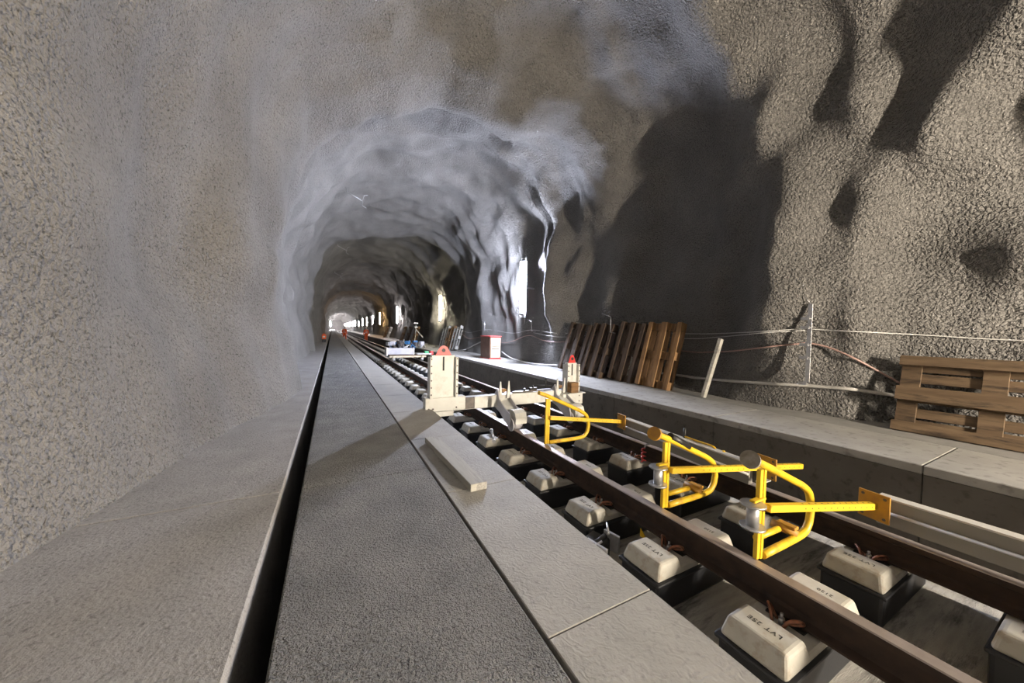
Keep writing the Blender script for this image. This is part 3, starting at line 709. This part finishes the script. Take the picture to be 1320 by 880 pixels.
b = MB(); b.box((1.52+ox, 1.25+oy, -.49), (.02, .12, .12), rz=.2, bev=.002); b.tube([(1.50+ox, 1.26+oy, -.44), (1.56+ox, 1.34+oy, -.42)], .008, 8); b.build('jaw', M['steel'], r)
b = MB(); b.tube(smooth([(1.34+ox, 1.36+oy, -.52), (1.29+ox, 1.30+oy, -.47), (1.33+ox, 1.22+oy, -.45), (1.42+ox, 1.24+oy, -.46)], 4), .008, 8); b.build('loop', M['steel'], r)
b = MB(); b.box((1.84, 1.73, -.655), (.20, .12, .03), rz=-.5, bev=.003); o = b.build('timber_offcut', M['timber']); tag(rehome(o), 'pale timber offcut on the track bed between the first two kerb-side blocks', 'timber')
b = MB(); b.prism([(1.66, -.475), (1.60, -.475), (1.66, -.42)], 'x', 1.93, 1.936); r = b.build('tag_card', M['yellow']); tag(rehome(r), 'small yellow card wedged beside the kerb-side rail foot', 'card')
r = empty('spring_hook', (2.90, 2.5, -.39), 'red spring hook hanging beside the ledge-side rail between blocks', 'hook')
b = MB(); pts = [(2.92+.022*math.cos(a*1.3), 2.50+.022*math.sin(a*1.3), -.26-.009*a) for a in range(0, 17)]; b.tube(pts, .008, 6); b.build('coil', M['redp'], r)
b = MB(); b.tube(smooth([(3.03, 2.52, -.235), (2.98, 2.51, -.225), (2.93, 2.50, -.25)], 4), .008, 8); b.build('hook_end', M['steel'], r)
b = MB(); b.tube([(3.66, 1.15, -.6), (3.60, .95, -.52)], .02, 8); o = b.build('hose_piece', M['bluep']); tag(rehome(o), 'short blue hose piece lying behind the ledge-side rail', 'hose')
b = MB(); b.box((1.72, .36+.12, -.66), (.10, .04, .022), rz=.5, bev=.004); b.tube([(1.70, .50, -.65), (1.78, .45, -.65)], .013, 8)

# canister at far end of the footway
r = empty('canister', (-.45, 24.8, 0), 'small red canister with dark base on the floor at the left wall far away', 'canister')
b = MB(); b.box((-.45, 24.8, .10), (.22, .22, .20), bev=.02); b.build('base', M['black'], r)
b = MB(); b.box((-.45, 24.8, .36), (.24, .20, .32), bev=.03); b.tube([(-.45, 24.8, .5), (-.45, 24.8, .58)], .03, 8); b.build('body', M['orange'], r)
b = MB(); b.box((-.45, 24.69, .36), (.12, .012, .08)); b.build('sticker', M['white'], r)

# ------------------------------------------------------------------ far workers
def skin_obj(name, verts, edges, radii, m, parent, sub=1):
    me = bpy.data.meshes.new(name); me.from_pydata(verts, edges, []); me.materials.append(m)
    o = bpy.data.objects.new(name, me); COL.objects.link(o); o.parent = parent
    o.modifiers.new('skin', 'SKIN'); me.skin_vertices or None
    if not me.skin_vertices: me.attributes  # layer is created with the modifier
    for i, rr in enumerate(radii): me.skin_vertices[0].data[i].radius = (rr, rr)
    me.skin_vertices[0].data[0].use_root = True
    s = o.modifiers.new('sub', 'SUBSURF'); s.levels = sub; s.render_levels = sub
    for md in o.modifiers:
        if md.type == 'SKIN': md.use_smooth_shade = True
    return o
def person(x, y, z, rz, label, stride):
    J = {'pel': (0, 0, .95), 'spine': (0, 0, 1.12), 'chest': (0, .01, 1.32), 'neck': (0, .01, 1.48), 'head': (0, .03, 1.62), 'crown': (0, .02, 1.73), 'nose': (0, .105, 1.61)}
    Vs = []; Rr = []; E_ = []
    def add(p, r, par=None):
        Vs.append(p); Rr.append(r)
        if par is not None: E_.append((par, len(Vs)-1))
        return len(Vs)-1
    pel = add((0, 0, .95), .13); sp = add((0, 0, 1.12), .12, pel); ch = add((0, 0, 1.34), .14, sp); nk = add((0, .01, 1.48), .055, ch); hd = add((0, .02, 1.60), .085, nk); cr = add((0, .01, 1.70), .075, hd); add((0, .10, 1.60), .018, hd)
    legs = []; arms = []
    for s in (-1, 1):
        hp = add((s*.10, 0, .88), .09, pel); kn = add((s*.12, s*stride*.5+.04, .48), .06, hp); an = add((s*.12, s*stride, .09), .042, kn); add((s*.13, s*stride+.14, .04), .035, an)
        sh = add((s*.20, 0, 1.40), .06, ch); el = add((s*.27, -.02-s*stride*.3, 1.12), .042, sh); wr = add((s*.27, .10-s*stride*.4, .88), .028, el); pm = add((s*.27, .12-s*stride*.4, .81), .030, wr)
        for q, (fx, fl) in enumerate(((-.027, .065), (-.009, .078), (.009, .075), (.026, .06))): add((s*.27+fx*.5, .12+fx*.9-s*stride*.4, .81-fl), .008, pm)
        add((s*.27-s*.035, .15-s*stride*.4, .79), .009, wr)
        legs.append((hp, kn, an)); arms.append((sh, el, wr))
    me = bpy.data.meshes.new('person'); me.from_pydata(Vs, E_, []); me.materials.append(M['skin'])
    o = bpy.data.objects.new('person', me); COL.objects.link(o)
    o.modifiers.new('skin', 'SKIN').use_smooth_shade = True
    for i, rr in enumerate(Rr): me.skin_vertices[0].data[i].radius = (rr*.85, rr*.85)
    me.skin_vertices[0].data[0].use_root = True
    sb = o.modifiers.new('sub', 'SUBSURF'); sb.levels = 1; sb.render_levels = 1
    o.location = (x, y, z); o.rotation_euler = (0, 0, rz)
    tag(o, label, 'person')
    def skin2(name, pts, edges, rad, m):
        me = bpy.data.meshes.new(name); me.from_pydata(pts, edges, []); me.materials.append(m)
        c = bpy.data.objects.new(name, me); COL.objects.link(c); c.parent = o
        c.modifiers.new('skin', 'SKIN').use_smooth_shade = True
        for i, rr in enumerate(rad): me.skin_vertices[0].data[i].radius = (rr, rr)
        me.skin_vertices[0].data[0].use_root = True
        q = c.modifiers.new('sub', 'SUBSURF'); q.levels = 1; q.render_levels = 1
        return c
    (l1, l2, l3), (r1, r2, r3) = legs; (a1, a2, a3), (b1, b2, b3) = arms
    g_ = lambda i: Vs[i]
    skin2('jacket', [g_(sp), (0, 0, .92), g_(ch), (0, .01, 1.45), g_(a1), g_(a2), g_(a3), g_(b1), g_(b2), g_(b3)], [(0, 1), (0, 2), (2, 3), (2, 4), (4, 5), (5, 6), (2, 7), (7, 8), (8, 9)], [.155, .16, .165, .07, .08, .06, .045, .08, .06, .045], M['orange'])
    skin2('trousers', [(0, 0, .93), g_(l1), g_(l2), g_(l3), g_(r1), g_(r2), g_(r3)], [(0, 1), (1, 2), (2, 3), (0, 4), (4, 5), (5, 6)], [.14, .11, .08, .065, .11, .08, .065], M['orange'])
    k = MB(); k.ball((0, .015, 1.69), .115, (1, 1.15, .8)); k.tube([(0, .0, 1.66), (0, .0, 1.675)], .135, 16); k.build('helmet', M['white'], o, local=True)
    for sx, zz in ((.0, 1.06), (.0, 1.22)):
        k = MB(); k.tube([(0, 0, zz), (0, 0, zz+.05)], .155, 16); k.build('reflective_band', M['reflect'], o, local=True)
    return o
person(4.1-.55, 43.5, -.67, .3, 'worker in orange suit and pale helmet standing between the rails, right-hand one of the two', .08)
person(1.35, 46.5, -.67, -.4, 'worker in orange suit walking beside the rail at the kerb edge, left of the other', .16)

# small gear on the ledge far away
r = empty('tripod_stand', (4.7, 22.5, 0), 'thin metal stand with loose cables on the ledge left of the far pale pallet', 'stand')
b = MB(); b.tube([(4.7, 22.5, 0), (4.85, 22.8, .55)], .02, 6); b.tube([(4.9, 23.2, 0), (4.85, 22.8, .55)], .02, 6); b.build('leg', M['ply'], r)
b = MB(); b.tube([(4.85, 22.8, .5), (4.9, 22.9, 1.35)], .03, 6); b.box((4.9, 22.9, 1.35), (.25, .05, .05)); b.box((4.9, 22.9, 1.1), (.2, .05, .05)); b.build('mast', M['steel'], r)
b = MB(); b.tube(smooth([(4.85, 22.9, 1.0), (4.95, 22.2, .7), (5.0, 21.4, .45)], 5), .03, 6); b.build('cable_loop', M['cablew'], r)

# ------------------------------------------------------------------ render look
w = bpy.data.worlds.new('world'); SC.world = w; w.use_nodes = True
w.node_tree.nodes['Background'].inputs[0].default_value = (0, 0, 0, 1)
vs = SC.view_settings; vs.view_transform = 'Standard'; vs.look = 'None'; vs.gamma = 1; vs.use_curve_mapping = False
vs.exposure = 2.22
SC.cycles.max_bounces = 8; SC.cycles.diffuse_bounces = 3
